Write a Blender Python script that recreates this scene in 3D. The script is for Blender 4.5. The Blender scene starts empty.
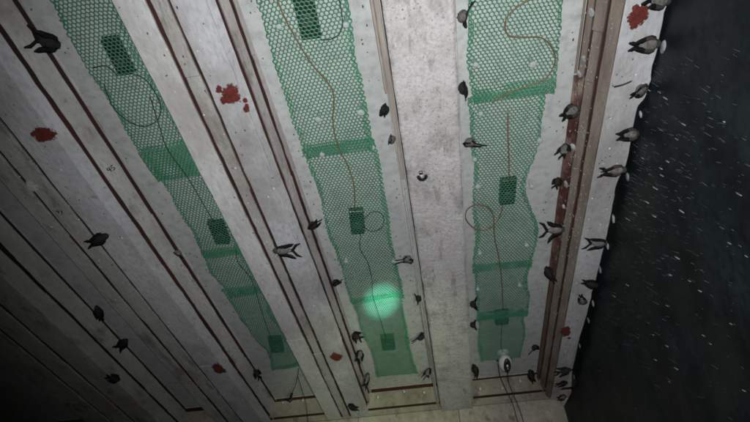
import bpy, bmesh, math, random
from mathutils import Vector, Matrix, noise
random.seed(7)
S = bpy.context.scene
COL = S.collection
R = math.radians

# ------------------------------------------------------------------ camera
# camera stands at the origin, 1.4 m above the floor, tilted up at the ceiling
FPX = 540.0                                     # focal length for a 750 px wide frame
AX = Vector((0.98820743, -0.12846697, -0.08332053))   # world X in camera axes (right, down, forward)
AY = Vector((0.14918483, 0.68519404, 0.71291866))     # world Y
AZ = Vector((-0.03449577, -0.71694167, 0.69627917))   # world Z
cam = bpy.data.cameras.new('camera'); cam.sensor_width = 36; cam.lens = FPX / 750 * 36
cam.clip_start = 0.02; cam.clip_end = 200
cam_o = bpy.data.objects.new('camera', cam); COL.objects.link(cam_o)
cam_o.matrix_world = Matrix((
    (AX.x, -AX.y, -AX.z, 0), (AY.x, -AY.y, -AY.z, 0), (AZ.x, -AZ.y, -AZ.z, 0), (0, 0, 0, 1)))
S.camera = cam_o
def ray(x, y):
    r = Vector((x - 375, y - 211, FPX))
    return Vector((r.dot(AX), r.dot(AY), r.dot(AZ))).normalized()
def at_z(x, y, z): r = ray(x, y); return r * (z / r.z)
def at_x(x, y, X): r = ray(x, y); return r * (X / r.x)
def at_y(x, y, Y): r = ray(x, y); return r * (Y / r.y)

# ------------------------------------------------------------------ world and light
w = bpy.data.worlds.new('World'); S.world = w; w.use_nodes = True
nt = w.node_tree; bg = nt.nodes['Background']
sky = nt.nodes.new('ShaderNodeTexSky'); sky.sky_type = 'NISHITA'; sky.sun_disc = False
sky.sun_elevation = R(-4); sky.sun_rotation = R(120)
nt.links.new(sky.outputs[0], bg.inputs[0]); bg.inputs[1].default_value = 0.05
def spot(name, loc, target, size, blend, watts, col, rad):
    l = bpy.data.lights.new(name, 'SPOT'); l.energy = watts; l.color = col; l.spot_size = R(size); l.spot_blend = blend
    l.shadow_soft_size = rad
    o = bpy.data.objects.new(name, l); COL.objects.link(o); o.location = loc
    o.rotation_euler = (Vector(target) - Vector(loc)).to_track_quat('-Z', 'Y').to_euler()
    return o
# the phone's flash next to its lens, and two added spots towards the far end
spot('phone_flash', (0.02, -0.02, 0.03), at_z(440, 130, 1.8), 101, 1.0, 268, (0.965, 0.985, 0.975), 0.012)
TT = at_z(382, 301, 1.86)
spot('net_glow_spot', (0.30, 0.10, -0.10), TT, 4.6, 1.0, 1700, (0.32, 1.0, 0.77), 0.01)  # narrow mint spot added for the round glow on the net
spot('far_end_fill', (0.30, 0.10, -0.10), TT + Vector((-.12, 1.0, 0)), 26, 1.0, 240, (0.86, 1.0, 0.60), 0.01)  # wide yellow-green spot added in place of haze at the far end
S.view_settings.view_transform = 'Standard'; S.view_settings.look = 'None'
S.cycles.filter_width = 1.8
S.view_settings.exposure = 0; S.view_settings.gamma = 1

# ------------------------------------------------------------------ helpers
ZB, ZC, ZN, YW = 1.8, 1.90, 1.850, 4.12     # beam undersides, ceiling, netting, where the beams meet the end member
Y0 = -0.6
def link(name, me, parent=None, mat=None):
    o = bpy.data.objects.new(name, me); COL.objects.link(o)
    if mat is not None:
        for m in (mat if isinstance(mat, (list, tuple)) else [mat]): me.materials.append(m)
    if parent: o.parent = parent
    return o
def thing(name, label, cat, loc=(0, 0, 0), group=None):
    o = bpy.data.objects.new(name, None); COL.objects.link(o); o.location = loc
    o.empty_display_size = 0.05
    return tag(o, label, cat, group)
def tag(o, label=None, cat=None, group=None, kind=None):
    if label: o['label'] = label
    if cat: o['category'] = cat
    if group: o['group'] = group
    if kind: o['kind'] = kind
    return o
def mesh(name, vs, fs, smooth=False):
    me = bpy.data.meshes.new(name); me.from_pydata([tuple(v) for v in vs], [], fs); me.update()
    bm = bmesh.new(); bm.from_mesh(me); bmesh.ops.recalc_face_normals(bm, faces=bm.faces); bm.to_mesh(me); bm.free()
    if smooth:
        for p in me.polygons: p.use_smooth = True
    return me
def box_data(lo, hi, c=0.0):
    """chamfered box as verts, faces"""
    bm = bmesh.new(); bmesh.ops.create_cube(bm, size=1)
    for v in bm.verts: v.co = Vector([(lo[i] + hi[i]) / 2 + v.co[i] * (hi[i] - lo[i]) for i in range(3)])
    if c: bmesh.ops.bevel(bm, geom=bm.edges[:], offset=c, segments=1, affect='EDGES', profile=0.5)
    vs = [v.co.copy() for v in bm.verts]; bm.verts.index_update(); fs = [[v.index for v in f.verts] for f in bm.faces]; bm.free()
    return vs, fs
def box(name, lo, hi, mat, parent=None, c=0.0): return link(name, mesh(name, *box_data(lo, hi, c)), parent, mat)
def board(mat, parent, P, Q, y0, y1, th=.018, jit=.004, n=36, name='board'):
    """board running along Y; P, Q = (x, z) of the two edges of its lower face, thickness th upwards"""
    P, Q = Vector(P), Vector(Q); u = (Q - P).normalized(); nn = Vector((-u.y, u.x)); nn = nn if nn.y > 0 or (abs(nn.y) < 1e-6) else -nn
    W = (Q - P).length; c = .0018
    base = [(c, 0), (W - c, 0), (W, c), (W, th - c), (W - c, th), (c, th), (0, th - c), (0, c)]
    vs, fs = [], []; sd = random.random() * 100
    for i in range(n + 1):
        y = y0 + (y1 - y0) * i / n
        a = noise.noise((sd, y * 3.1, 0)) * jit + noise.noise((sd, y * 17, 3)) * jit * .8; b = noise.noise((sd + 9, y * 3.1, 0)) * jit + noise.noise((sd + 9, y * 17, 3)) * jit * .8
        zz = noise.noise((sd + 20, y * 1.7, 0)) * jit * .4
        for k, (p, q) in enumerate(base):
            d = P + u * (p + (a if k in (0, 5, 6, 7) else b)) + nn * q; vs.append((d.x, y, d.y + zz))
    for i in range(n):
        for k in range(8):
            k2 = (k + 1) % 8; fs.append([i * 8 + k, i * 8 + k2, i * 8 + 8 + k2, i * 8 + 8 + k])
    fs.append(list(range(8))); fs.append([n * 8 + k for k in range(8)])
    return link(name, mesh(name, vs, fs), parent, mat)
def tube_data(pts, r, sides=5, closed=False, cap=True):
    pts = [Vector(p) for p in pts]; vs, fs = [], []; n = len(pts); nrm = None
    for i, p in enumerate(pts):
        t = (pts[min(i + 1, n - 1)] - pts[max(i - 1, 0)]).normalized()
        if nrm is None: nrm = t.orthogonal().normalized()
        nrm = (nrm - t * nrm.dot(t)).normalized(); b = t.cross(nrm)
        rr = r[i] if isinstance(r, (list, tuple)) else r
        for k in range(sides):
            a = 2 * math.pi * k / sides; vs.append(p + (nrm * math.cos(a) + b * math.sin(a)) * rr)
    for i in range(n - 1):
        for k in range(sides):
            k2 = (k + 1) % sides; fs.append([i * sides + k, i * sides + k2, (i + 1) * sides + k2, (i + 1) * sides + k])
    if cap: fs.append(list(range(sides))); fs.append([(n - 1) * sides + k for k in range(sides)])
    return vs, fs
def spline(P, n=10):
    P = [Vector(p) for p in P]; out = []
    for i in range(len(P) - 1):
        a = P[max(i - 1, 0)]; b = P[i]; c = P[i + 1]; d = P[min(i + 2, len(P) - 1)]
        for k in range(n):
            t = k / n
            out.append(0.5 * ((2 * b) + (c - a) * t + (2 * a - 5 * b + 4 * c - d) * t * t + (3 * b - a - 3 * c + d) * t ** 3))
    out.append(P[-1]); return out
def merge(*parts):
    vs, fs = [], []
    for v, f in parts:
        o = len(vs); vs += list(v); fs += [[i + o for i in q] for q in f]
    return vs, fs

# ------------------------------------------------------------------ materials
def M(name, col, rough=0.8, var=None, scale=6, stretch=(1, 1, 1), detail=6, bump=0.0, bscale=60, pits=None, spec=0.3, stain=None, stain_scale=2.5, stain_lo=.55, stain_hi=.75, grime=None):
    m = bpy.data.materials.new(name); m.use_nodes = True; t = m.node_tree; N = t.nodes; L = t.links
    p = N['Principled BSDF']; p.inputs['Roughness'].default_value = rough; p.inputs['Specular IOR Level'].default_value = spec
    p.inputs['Base Color'].default_value = (*col, 1)
    geo = N.new('ShaderNodeNewGeometry')
    def nz(sc, st, det=6, rg=.6):
        mp = N.new('ShaderNodeMapping'); mp.inputs['Scale'].default_value = st; L.new(geo.outputs['Position'], mp.inputs[0])
        n = N.new('ShaderNodeTexNoise'); n.inputs['Scale'].default_value = sc; n.inputs['Detail'].default_value = det; n.inputs['Roughness'].default_value = rg
        L.new(mp.outputs[0], n.inputs['Vector']); return n.outputs['Fac']
    def ramp(src, a, b):
        r = N.new('ShaderNodeMapRange'); r.inputs[1].default_value = a; r.inputs[2].default_value = b; L.new(src, r.inputs[0]); return r.outputs[0]
    def mix(fac, a, b, mode='MIX'):
        x = N.new('ShaderNodeMix'); x.data_type = 'RGBA'; x.blend_type = mode
        L.new(fac, x.inputs[0])
        for s, v in ((x.inputs[6], a), (x.inputs[7], b)):
            if isinstance(v, tuple): s.default_value = (*v, 1)
            else: L.new(v, s)
        return x.outputs[2]
    c = col
    if var:
        c = mix(ramp(nz(scale, stretch, detail), .35, .65), col, var)
        c = mix(ramp(nz(scale * 9, stretch, 4), .45, .8), c, tuple(v * .62 for v in col))
    if stain: c = mix(ramp(nz(stain_scale, (1, .55, 1), 8, .68), stain_lo, stain_hi), c, stain)
    if grime:
        g_ = mix(ramp(nz(grime[0], (1.6, .45, 1), 9, .72), grime[1], grime[1] + .10), c, grime[2]); c = g_
        c = mix(ramp(nz(grime[0] * 5, (1, .8, 1), 5, .6), .63, .70), c, tuple(v * 1.2 for v in grime[2]))
    if pits:
        vo = N.new('ShaderNodeTexVoronoi'); vo.inputs['Scale'].default_value = pits[0]; vo.inputs['Randomness'].default_value = 1
        L.new(geo.outputs['Position'], vo.inputs['Vector'])
        mk = N.new('ShaderNodeMath'); mk.operation = 'MULTIPLY'; L.new(ramp(vo.outputs['Distance'], pits[1], pits[1] * .5), mk.inputs[0]); L.new(ramp(nz(4, (1, 1, 1)), .42, .62), mk.inputs[1])
        c = mix(mk.outputs[0], c, pits[2])
    if not isinstance(c, tuple): L.new(c, p.inputs['Base Color'])
    if bump:
        b = N.new('ShaderNodeBump'); b.inputs['Strength'].default_value = bump; b.inputs['Distance'].default_value = 0.006
        L.new(nz(bscale, stretch, 8, .65), b.inputs['Height']); L.new(b.outputs[0], p.inputs['Normal'])
    return m
m_ceil = M('painted_ceiling', (.42, .43, .425), .75, (.36, .37, .365), 3, stain=(.33, .30, .28), stain_lo=.62, stain_hi=.85, bump=.05, bscale=30, grime=(4, .64, (.36, .335, .315)))
m_board = M('weathered_board', (.45, .445, .43), .8, (.34, .335, .325), 5, (3, .7, 1), stain=(.23, .20, .175), stain_lo=.50, stain_hi=.72, bump=.5, bscale=40, pits=(70, .18, (.15, .125, .105)), grime=(6, .545, (.20, .18, .165)))
m_lit_board = M('lit_board', (.60, .595, .60), .8, (.50, .495, .50), 4, (2, .6, 1), stain=(.35, .33, .32), stain_lo=.48, stain_hi=.72, bump=.4, bscale=35, grime=(5, .62, (.34, .32, .32)))  # stained board, its colour lightened to stand in for a brightly lit face
m_shaded_board = M('shaded_board', (.37, .345, .34), .85, (.28, .26, .255), 6, (3, .5, 1), stain=(.19, .17, .165), stain_lo=.52, stain_hi=.75, bump=.5, bscale=40, pits=(80, .18, (.15, .13, .12)), grime=(9, .56, (.17, .15, .145)))  # stained board, its colour darkened to put shading on the sloping flank
m_board2 = M('dusty_board', (.50, .495, .515), .8, (.40, .395, .415), 4, (2, .8, 1), stain=(.24, .22, .215), stain_lo=.46, stain_hi=.70, bump=.4, bscale=35, grime=(5, .60, (.25, .235, .24)))
m_slab = M('rough_render', (.50, .48, .485), .9, (.42, .40, .40), 9, (1.2, 1, 1), detail=12, stain=(.22, .205, .205), stain_scale=7, stain_lo=.53, stain_hi=.70, bump=1.0, bscale=45, pits=(60, .24, (.13, .115, .11)), grime=(13, .55, (.27, .25, .25)))
m_tan = M('tan_board', (.21, .175, .15), .85, (.135, .108, .09), 9, (3, .5, 3), stain=(.085, .05, .04), bump=.6, bscale=60, pits=(60, .18, (.4, .38, .36)))
m_rtan = M('rusty_tan_board', (.13, .085, .068), .85, (.075, .04, .033), 9, (3, .5, 3), stain=(.05, .02, .017), bump=.6)
m_lath = M('tan_lath', (.33, .285, .255), .6, (.20, .17, .15), 8, (4, .4, 4), bump=.3)
m_groove = M('rust_brown_gap', (.050, .016, .012), .85, (.022, .010, .009), 5, (1, .4, 1), bump=.4)
m_dgroove = M('dark_brown_gap', (.022, .012, .009), .85, (.012, .008, .007), 5, (1, .4, 1))
m_rust = M('rust_red_board', (.072, .021, .016), .85, (.038, .014, .012), 12, (2, .6, 2), grime=(9, .53, (.19, .155, .13)), stain=(.16, .12, .10), stain_scale=7, stain_lo=.50, stain_hi=.72, bump=.5)
m_red = M('red_daub', (.165, .027, .020), .8, (.085, .017, .013), 45, bump=.8, bscale=150)
m_wall = M('end_wall_board', (.43, .405, .345), .85, (.33, .305, .255), 4, stain=(.20, .175, .14), stain_lo=.46, stain_hi=.70, bump=.5, grime=(7, .54, (.19, .165, .13)))
m_sheet = M('black_sheet', (.0032, .0052, .0066), .5, (.015, .021, .026), 4.2, (1, 1.0, .8), spec=.22, bump=.5, bscale=8, stain=(.018, .023, .018), stain_scale=2.2, stain_lo=.5, stain_hi=.75)
m_net = M('green_plastic', (.046, .185, .106), .5, (.033, .148, .082), 5, spec=.5)
m_black = M('black_plastic', (.012, .014, .013), .4, spec=.5)
m_grey = M('grey_plastic', (.03, .032, .032), .5)
m_wire = M('brown_wire', (.15, .075, .038), .5, spec=.4)
m_bwire = M('black_wire', (.012, .011, .011), .5)
m_white = M('white_plastic', (.62, .62, .60), .5, (.50, .49, .47), 30, spec=.4)
m_disc = M('clear_washer', (.36, .41, .41), .6, (.3, .35, .35), 60, spec=.6)
m_speck = M('pale_matter', (.46, .46, .47), .8, (.10, .105, .11), 14, bump=.5, bscale=200)
m_spot = M('grey_smudge', (.62, .61, .60), .85, (.5, .49, .48), 90, bump=.5)
m_spot2 = M('pale_grit', (.5, .49, .48), .9)
m_ink = M('black_marker', (.012, .011, .011), .6)
m_wing = M('dark_wing', (.0065, .006, .0065), .7, (.014, .012, .012), 90, spec=.15)
m_body = M('grey_brown_body', (.022, .020, .019), .9, (.012, .011, .0105), 70, bump=.5, bscale=220)
m_mid = M('mid_grey_feather', (.055, .051, .048), .85, (.045, .042, .04), 160, bump=.6, bscale=260)
m_pale = M('pale_grey_body', (.20, .19, .18), .9, (.075, .07, .066), 80, bump=.5, bscale=220)
m_floor = M('concrete_floor', (.16, .15, .14), .9, (.11, .105, .10), 2, bump=.3)
m_stick = M('dark_twig', (.025, .02, .018), .8)

# ------------------------------------------------------------------ setting
tag(box('floor', (-3.9, -3.2, -1.5), (1.12, 5.3, -1.4), m_floor), kind='structure')
tag(box('ceiling', (-3.9, -3.2, ZC), (1.12, 5.3, ZC + .12), m_ceil), kind='structure')
tag(box('end_wall', (-3.9, 5.18, -1.4), (1.12, 5.3, ZC - .002), m_wall), kind='structure')
tag(box('side_wall', (-4.02, -3.2, -1.4), (-3.9, 5.3, ZC), m_wall), kind='structure')
# end member across the beams: boards sloping down from the ceiling, then a flat underside
em = thing('end_beam', 'beige cross beam closing the bays at the far end', 'beam', (0, 0, 0))
EA, EB = Vector((3.865, ZC)), Vector((4.15, ZB + .012))
def on_end(ap):                                  # point of the slope that is seen at ap on the beam plane
    t = (ap * EA.y / ZB - EA.x) / ((EB.x - EA.x) - ap * (EB.y - EA.y) / ZB); return EA + (EB - EA) * t
def cross(ya, za, yb, zb, x0, x1, mat=None):
    d = Vector((yb - ya, zb - za)); nn = Vector((-d.y, d.x)).normalized(); nn = nn if nn.y > 0 else -nn; nn *= .018
    vs = [(x, y, z) for x in (x0, x1) for (y, z) in ((ya, za), (yb, zb), (yb + nn.x, zb + nn.y), (ya + nn.x, za + nn.y))]
    link('board', mesh('board', vs, [[0, 1, 2, 3], [4, 5, 6, 7], [0, 1, 5, 4], [1, 2, 6, 5], [2, 3, 7, 6], [3, 0, 4, 7]]), em, mat or m_wall)
vs = [(x, y, z) for x in (-3.9, 1.1) for (y, z) in ((EA.x + .01, ZC - .001), (EB.x, EB.y + .02), (5.17, EB.y + .02), (5.17, ZC - .001))]
link('core', mesh('core', vs, [[0, 1, 2, 3], [4, 5, 6, 7], [0, 1, 5, 4], [1, 2, 6, 5], [2, 3, 7, 6], [3, 0, 4, 7]]), em, m_groove)
for (x0, x1, dj) in ((-3.9, -2.2, 0), (-2.196, -1.40, .02), (-1.396, -.70, 0), (-.696, .09, .01), (.094, 1.1, -.02)):
    a, b, c_, d_ = on_end(3.655 + dj), on_end(3.725 + dj), on_end(3.975 + dj), on_end(4.045 + dj)
    cross(EA.x + .004, ZC - .004, a.x, a.y, x0, x1); cross(b.x, b.y, c_.x, c_.y, x0, x1); cross(d_.x, d_.y, EB.x, EB.y, x0, x1)
    for za, zb in ((EB.y - .002, 1.42), (1.412, .8), (.792, .1), (.092, -.65), (-.658, -1.4)): cross(EB.x + .02, za, EB.x + .02, zb, x0, x1)

# ------------------------------------------------------------------ beams
def run(parent, mat, P, Q, joints, shift=.003, **k):
    ys = [Y0] + joints + [YW]
    P, Q = Vector(P), Vector(Q); u = (Q - P).normalized()
    for i, (a, b) in enumerate(zip(ys[:-1], ys[1:])):
        d = random.uniform(-shift, shift); e = random.uniform(-shift, shift); h = Vector((0, random.uniform(-.001, .001)))
        board(mat[i % len(mat)] if isinstance(mat, (list, tuple)) else mat, parent, P + u * d + h, Q + u * e + h, a + .0015, b - .0015, **k)
def slope_pt(A, B, ap):                          # point of slope A-B that is seen at ap on the beam plane
    A, B = Vector(A), Vector(B); t = (ap * A.y / ZB - A.x) / ((B.x - A.x) - ap * (B.y - A.y) / ZB); return A + (B - A) * t
def prism(name, sec, mat, parent, y0=Y0, y1=None):
    y1 = YW - .004 if y1 is None else y1; n = len(sec)
    vs = [(x, y, z) for y in (y0, y1) for x, z in sec]
    link(name, mesh(name, vs, [list(range(n)), list(range(n, 2 * n))] + [[i, (i + 1) % n, n + (i + 1) % n, n + i] for i in range(n)]), parent, mat)
def beam(label, xl, g1, g2, xe, g3, g4, mats, joints, gap_mat, gw=.015):
    """flat underside xl..xe with two gaps, right flank sloping up to the ceiling with two more"""
    b = thing('ceiling_beam', label, 'beam', (0, 0, 0), 'beams across the ceiling')
    A, B = (xe, ZB), ((g4 + .022) * ZC / ZB, ZC)
    prism('core', [(xl + .012, ZC - .001), (xl + .012, ZB + .012), (xe - .004, ZB + .012), (B[0] - .014, ZC - .001)], gap_mat, b)
    h = gw / 2
    run(b, mats[0], (xl, ZB), (g1 - h, ZB), joints[0]); run(b, mats[1], (g1 + h, ZB), (g2 - h, ZB), joints[1]); run(b, mats[2], (g2 + h, ZB), (xe + .004, ZB), joints[2], shift=.0015)
    run(b, mats[2], slope_pt(A, B, xe - .001), slope_pt(A, B, g3 - h), joints[2]); run(b, mats[3], slope_pt(A, B, g3 + h), slope_pt(A, B, g4 - h), joints[0])
    run(b, mats[3], slope_pt(A, B, g4 + h), slope_pt(A, B, g4 + .024), joints[1], th=.008)
    run(b, mats[0], (xl + .001, ZC - .002), (xl + .001, ZB + .02), joints[1], th=.01)
    return b
beam1 = beam('grey boarded beam with a red daub, left of the rough central beam', -.935, -.818, -.750, -.632, -.585, -.541,
     (m_lit_board, m_board, m_board2, m_shaded_board), ([1.62, 2.9], [1.0, 1.60, 3.1], [1.55, 3.0]), m_groove)
beam2 = beam('dim grey beam with two handwritten marks, second beam left of the rough central one', -1.80, -1.71, -1.60, -1.44, -1.355, -1.245,
     (m_board, m_board, m_board2, m_board), ([1.75, 3.2], [1.3, 2.5], [1.72, 3.1]), m_groove, .02)
beam3 = beam('darkest beam at the lower left corner', -2.75, -2.56, -2.40, -2.22, -2.08, -1.93,
     (m_board, m_board, m_board, m_board), ([1.9, 3.4], [1.5, 2.9], [2.2, 3.5]), m_dgroove, .026)
# central beam, rough rendered underside with a lath along its left edge
cb = thing('ceiling_beam', 'central beam with rough pale rendered underside and a thin lath on its left edge', 'beam', (0, 0, 0), 'beams across the ceiling')
prism('core', [(-.044, ZC - .001), (-.044, ZB + .014), (.190, ZB + .014), (.190, ZC - .001)], m_dgroove, cb)
vs, fs = [], []
NX, NY = 16, 260                                # gently uneven rendered face
for j in range(NY + 1):
    for i in range(NX + 1):
        x = -.040 + .246 * i / NX; y = Y0 + (YW + .04 - Y0) * j / NY
        e = noise.noise((3 + i, y * 9, 0)) * .003 if i in (0, NX) else 0
        z = ZB - .004 + noise.noise((x * 26, y * 26, 1)) * .0022 + noise.noise((x * 6, y * 6, 4)) * .002
        if i in (0, NX): z += .002
        vs.append((x + e, y, z))
b0 = len(vs)
for j in range(NY + 1):
    y = Y0 + (YW + .04 - Y0) * j / NY
    vs += [(-.040, y, ZB + .03), (.206, y, ZB + .03)]
for j in range(NY):
    for i in range(NX): fs.append([j * (NX + 1) + i, j * (NX + 1) + i + 1, (j + 1) * (NX + 1) + i + 1, (j + 1) * (NX + 1) + i])
    l0, l1 = j * (NX + 1), (j + 1) * (NX + 1); fs.append([l0, l1, b0 + 2 * j + 2, b0 + 2 * j])
    fs.append([l0 + NX, l1 + NX, b0 + 2 * j + 3, b0 + 2 * j + 1])
fs.append([NY * (NX + 1) + i for i in range(NX + 1)] + [b0 + 2 * NY + 1, b0 + 2 * NY])
link('rendered_underside', mesh('rendered_underside', vs, fs, True), cb, m_slab)
run(cb, m_board, (.212, ZB + .006), (.212, ZC - .002), [1.3, 2.7], th=.012)
run(cb, m_board, (-.060, ZB + .030), (-.060, ZC - .002), [1.5, 3.0], th=.012)
board(m_board, cb, (-.060, ZB + .002), (-.0505, ZB + .002), 1.66, YW, th=.026, jit=.0015, name='edge_strip')
board(m_lath, cb, (-.066, ZB - .010), (-.048, ZB - .010), Y0, 1.655, th=.038, jit=.002, name='lath')
board(m_lath, cb, (-.078, ZB + .004), (-.069, ZB + .004), Y0, 1.20, th=.03, jit=.002, name='lath')

# right-hand beam: tan boards on the flank, white ragged board underneath
rb = thing('ceiling_beam', 'right-hand beam with tan and rust red flank and ragged white underside', 'beam', (0, 0, 0), 'beams across the ceiling')
RA, RB_ = (.792, ZB), (.648 * ZC / ZB, ZC)
prism('core', [(.805, ZB + .012), (.86, ZB + .012), (.86, ZC - .001), (RB_[0] + .016, ZC - .001)], m_groove, rb)
EDGE = [(672, -40), (668, 0), (661, 30), (655, 60), (649, 84), (646, 97), (638, 107), (634, 125), (631, 142), (626, 165), (617, 184), (613, 205), (607, 235), (599, 268), (591, 298), (584, 325), (575, 350), (570, 375), (560, 392), (556, 424)]
ed = [at_z(x, y, ZB) for x, y in EDGE]
ed = [Vector((ed[0].x, y_, 0)) for y_ in (Y0, -.2, .2, .5)] + [e for e in ed if e.y < YW - .01] + [Vector((ed[-1].x, YW + .03, 0))]
pts = spline([Vector((e.x, e.y, 0)) for e in ed], 5)
vs, fs = [], []
for p in pts:
    x = p.x + noise.noise((p.y * 14, 5, 0)) * .006 + noise.noise((p.y * 40, 2, 0)) * .003
    vs += [(.798, p.y, ZB - .001), (x - .003, p.y, ZB - .001), (x, p.y, ZB + .003), (x, p.y, ZB + .011), (.812, p.y, ZB + .011)]
n = len(pts)
for i in range(n - 1):
    for k in range(4): fs.append([i * 5 + k, i * 5 + k + 1, i * 5 + 6 + k, i * 5 + 5 + k])
    fs.append([i * 5 + 4, i * 5, i * 5 + 5, i * 5 + 9])
fs.append([0, 1, 2, 3, 4]); fs.append([(n - 1) * 5 + k for k in range(5)])
tag(link('ragged_board', mesh('ragged_board', vs, fs), rb, m_board2), 'white underside board with a ragged right edge')
def sp(ap): return slope_pt(RA, RB_, ap)
run(rb, m_tan, sp(.794), sp(.747), [1.35, 2.7], shift=.002)
run(rb, m_tan, sp(.735), sp(.697), [1.1, 1.32, 3.0], shift=.002)
for y0, y1, mm in ((Y0, 1.31, m_tan), (1.31, 2.62, m_rust), (2.62, YW - .003, m_rtan)):
    board(mm, rb, sp(.689 if mm is not m_rust else .694), sp(.667 if mm is not m_rust else .651), y0, y1 - .004, jit=.003)
board(m_tan, rb, sp(.658), sp(.650), Y0, 1.30, th=.008, jit=.002)

# ------------------------------------------------------------------ marks on the beams
def daub(parent, x, y, z, rx, ry, label, bits=(), mat=m_red, h=.0025, name='red_daub', n=44):
    c = at_z(x, y, z); sd = random.random() * 50; parts = []
    rim = []
    def blob(cx, cy, ax, ay, hh, nn=n):
        vs, fs = [Vector((cx, cy, z - hh))], []; rim.append(0.0)
        for ring, (f, zz) in enumerate(((.35, z - hh), (.65, z - hh * .9), (.88, z - hh * .7), (1.12, z - .0004))):
            for k in range(nn):
                a = 2 * math.pi * k / nn; q = 1 + .34 * noise.noise((math.cos(a) * 1.3 + sd, math.sin(a) * 1.3, sd)) + .14 * noise.noise((math.cos(a) * 4, math.sin(a) * 4, sd))
                vs.append(Vector((cx + math.cos(a) * ax * f * q, cy + math.sin(a) * ay * f * q, zz))); rim.append(f / 1.12)
        for k in range(nn):
            k2 = (k + 1) % nn; fs.append([0, 1 + k, 1 + k2])
            for r_ in range(3): o = 1 + r_ * nn; fs.append([o + k, o + k2, o + nn + k2, o + nn + k])
        return vs, fs
    parts.append(blob(c.x, c.y, rx, ry, h))
    for (dx, dy, r_) in bits: parts.append(blob(c.x + dx, c.y + dy, r_, r_ * 1.3, h * .7, 9))
    me = mesh(name, *merge(*parts), smooth=True)
    at = me.attributes.new('rim', 'FLOAT', 'POINT'); at.data.foreach_set('value', rim)
    o = link(name, me, parent, mat)
    if label: o['label'] = label
    return o
def crumble(m, sc=70):
    """let the surface below show through the broken rim of a daub"""
    t = m.node_tree; N = t.nodes; L = t.links; out = N['Material Output']; p = N['Principled BSDF']
    at = N.new('ShaderNodeAttribute'); at.attribute_name = 'rim'; nz = N.new('ShaderNodeTexNoise'); nz.inputs['Scale'].default_value = sc; nz.inputs['Detail'].default_value = 5
    geo = N.new('ShaderNodeNewGeometry'); L.new(geo.outputs['Position'], nz.inputs['Vector'])
    a = N.new('ShaderNodeMath'); a.operation = 'MULTIPLY_ADD'; L.new(nz.outputs['Fac'], a.inputs[0]); a.inputs[1].default_value = 1.1; L.new(at.outputs['Fac'], a.inputs[2])
    r = N.new('ShaderNodeMapRange'); r.inputs[1].default_value = 1.52; r.inputs[2].default_value = 1.30; L.new(a.outputs[0], r.inputs[0])
    tr = N.new('ShaderNodeBsdfTransparent'); mx = N.new('ShaderNodeMixShader'); L.new(r.outputs[0], mx.inputs[0]); L.new(tr.outputs[0], mx.inputs[1]); L.new(p.outputs[0], mx.inputs[2]); L.new(mx.outputs[0], out.inputs['Surface'])
    return m
m_tstain = M('tan_stain', (.46, .38, .31), .9, (.40, .34, .29), 60)
for q, sc in ((m_red, 75), (m_spot, 90), (m_tstain, 40)): crumble(q, sc)
daub(beam1, 231, 95, ZB, .036, .044, 'brick red daub with a crumbling rim', ((-.038, -.030, .014), (-.036, .02, .015), (.046, .034, .010), (.044, .06, .009), (.036, .075, .013)))
daub(beam1, 336, 357, ZB, .036, .055, 'small red daub near the far end')
daub(beam2, 44, 134, ZB, .045, .042, 'dark red daub on the near end')
daub(beam2, 219, 369, ZB, .042, .075, 'dim maroon daub near the far end')
daub(rb, 637, 16, ZB, .034, .052, 'large rust red daub')
daub(rb, 566, 331, ZB, .032, .058, 'small rust red daub', ((.03, .09, .012),))
daub(cb, 431, 296, ZB, .026, .03, 'white smudge', ((-.03, .02, .01), (.02, -.03, .012)), m_spot, .002, 'white_smudge')
daub(cb, 441, 71, ZB, .05, .035, 'tan stain', (), m_tstain, .0008, 'tan_stain')
daub(beam2, 32, 186, ZB, .028, .03, 'pale smudge', (), m_spot, .002, 'white_smudge')
def marks(parent, strokes, x, y, z, sc, ang, label):
    c = at_z(x, y, z); parts = []; ca, sa = math.cos(ang), math.sin(ang)
    for s in strokes:
        P = [Vector((c.x + (px * ca - py * sa) * sc, c.y + (px * sa + py * ca) * sc, z - .001)) for px, py in s]
        parts.append(tube_data(spline(P, 3), .0022, 4))
    o = link('handwritten_mark', mesh('handwritten_mark', *merge(*parts)), parent, m_ink); o['label'] = label
D4 = [[(-.9, -.9), (-1.1, 0), (-.2, 0)], [(-.4, -.8), (-.4, .9)]]
D5 = [[(1, -.9), (.3, -.9), (.25, -.1), (.8, -.05), (.9, .5), (.3, .9)]]
D1 = [[(.3, -.5), (.6, -.9), (.6, .9)]]
marks(beam2, D4 + D1, 60, 212, ZB, .013, .5, 'short handwritten number in black marker')
# the second mark stands on the beam's sloping flank
def marks_flank(parent, strokes, x, y, sc, label):
    c = at_z(x, y, ZB + .045); A = slope_pt((-1.44, ZB), (-1.223 * ZC / ZB, ZC), -1.30); sl = (ZC - ZB) / (-1.223 * ZC / ZB + 1.44); parts = []
    y0 = at_z(x, y, A.y).y
    for s in strokes:
        parts.append(tube_data(spline([Vector((A.x + px * sc, y0 + py * sc * 1.2, A.y + px * sc * sl - .001)) for px, py in s], 3), .0022, 4))
    o = link('handwritten_mark', mesh('handwritten_mark', *merge(*parts)), parent, m_ink); o['label'] = label
marks_flank(beam2, D4 + D5, 115, 168, .012, 'handwritten number 45 in black marker')

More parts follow.
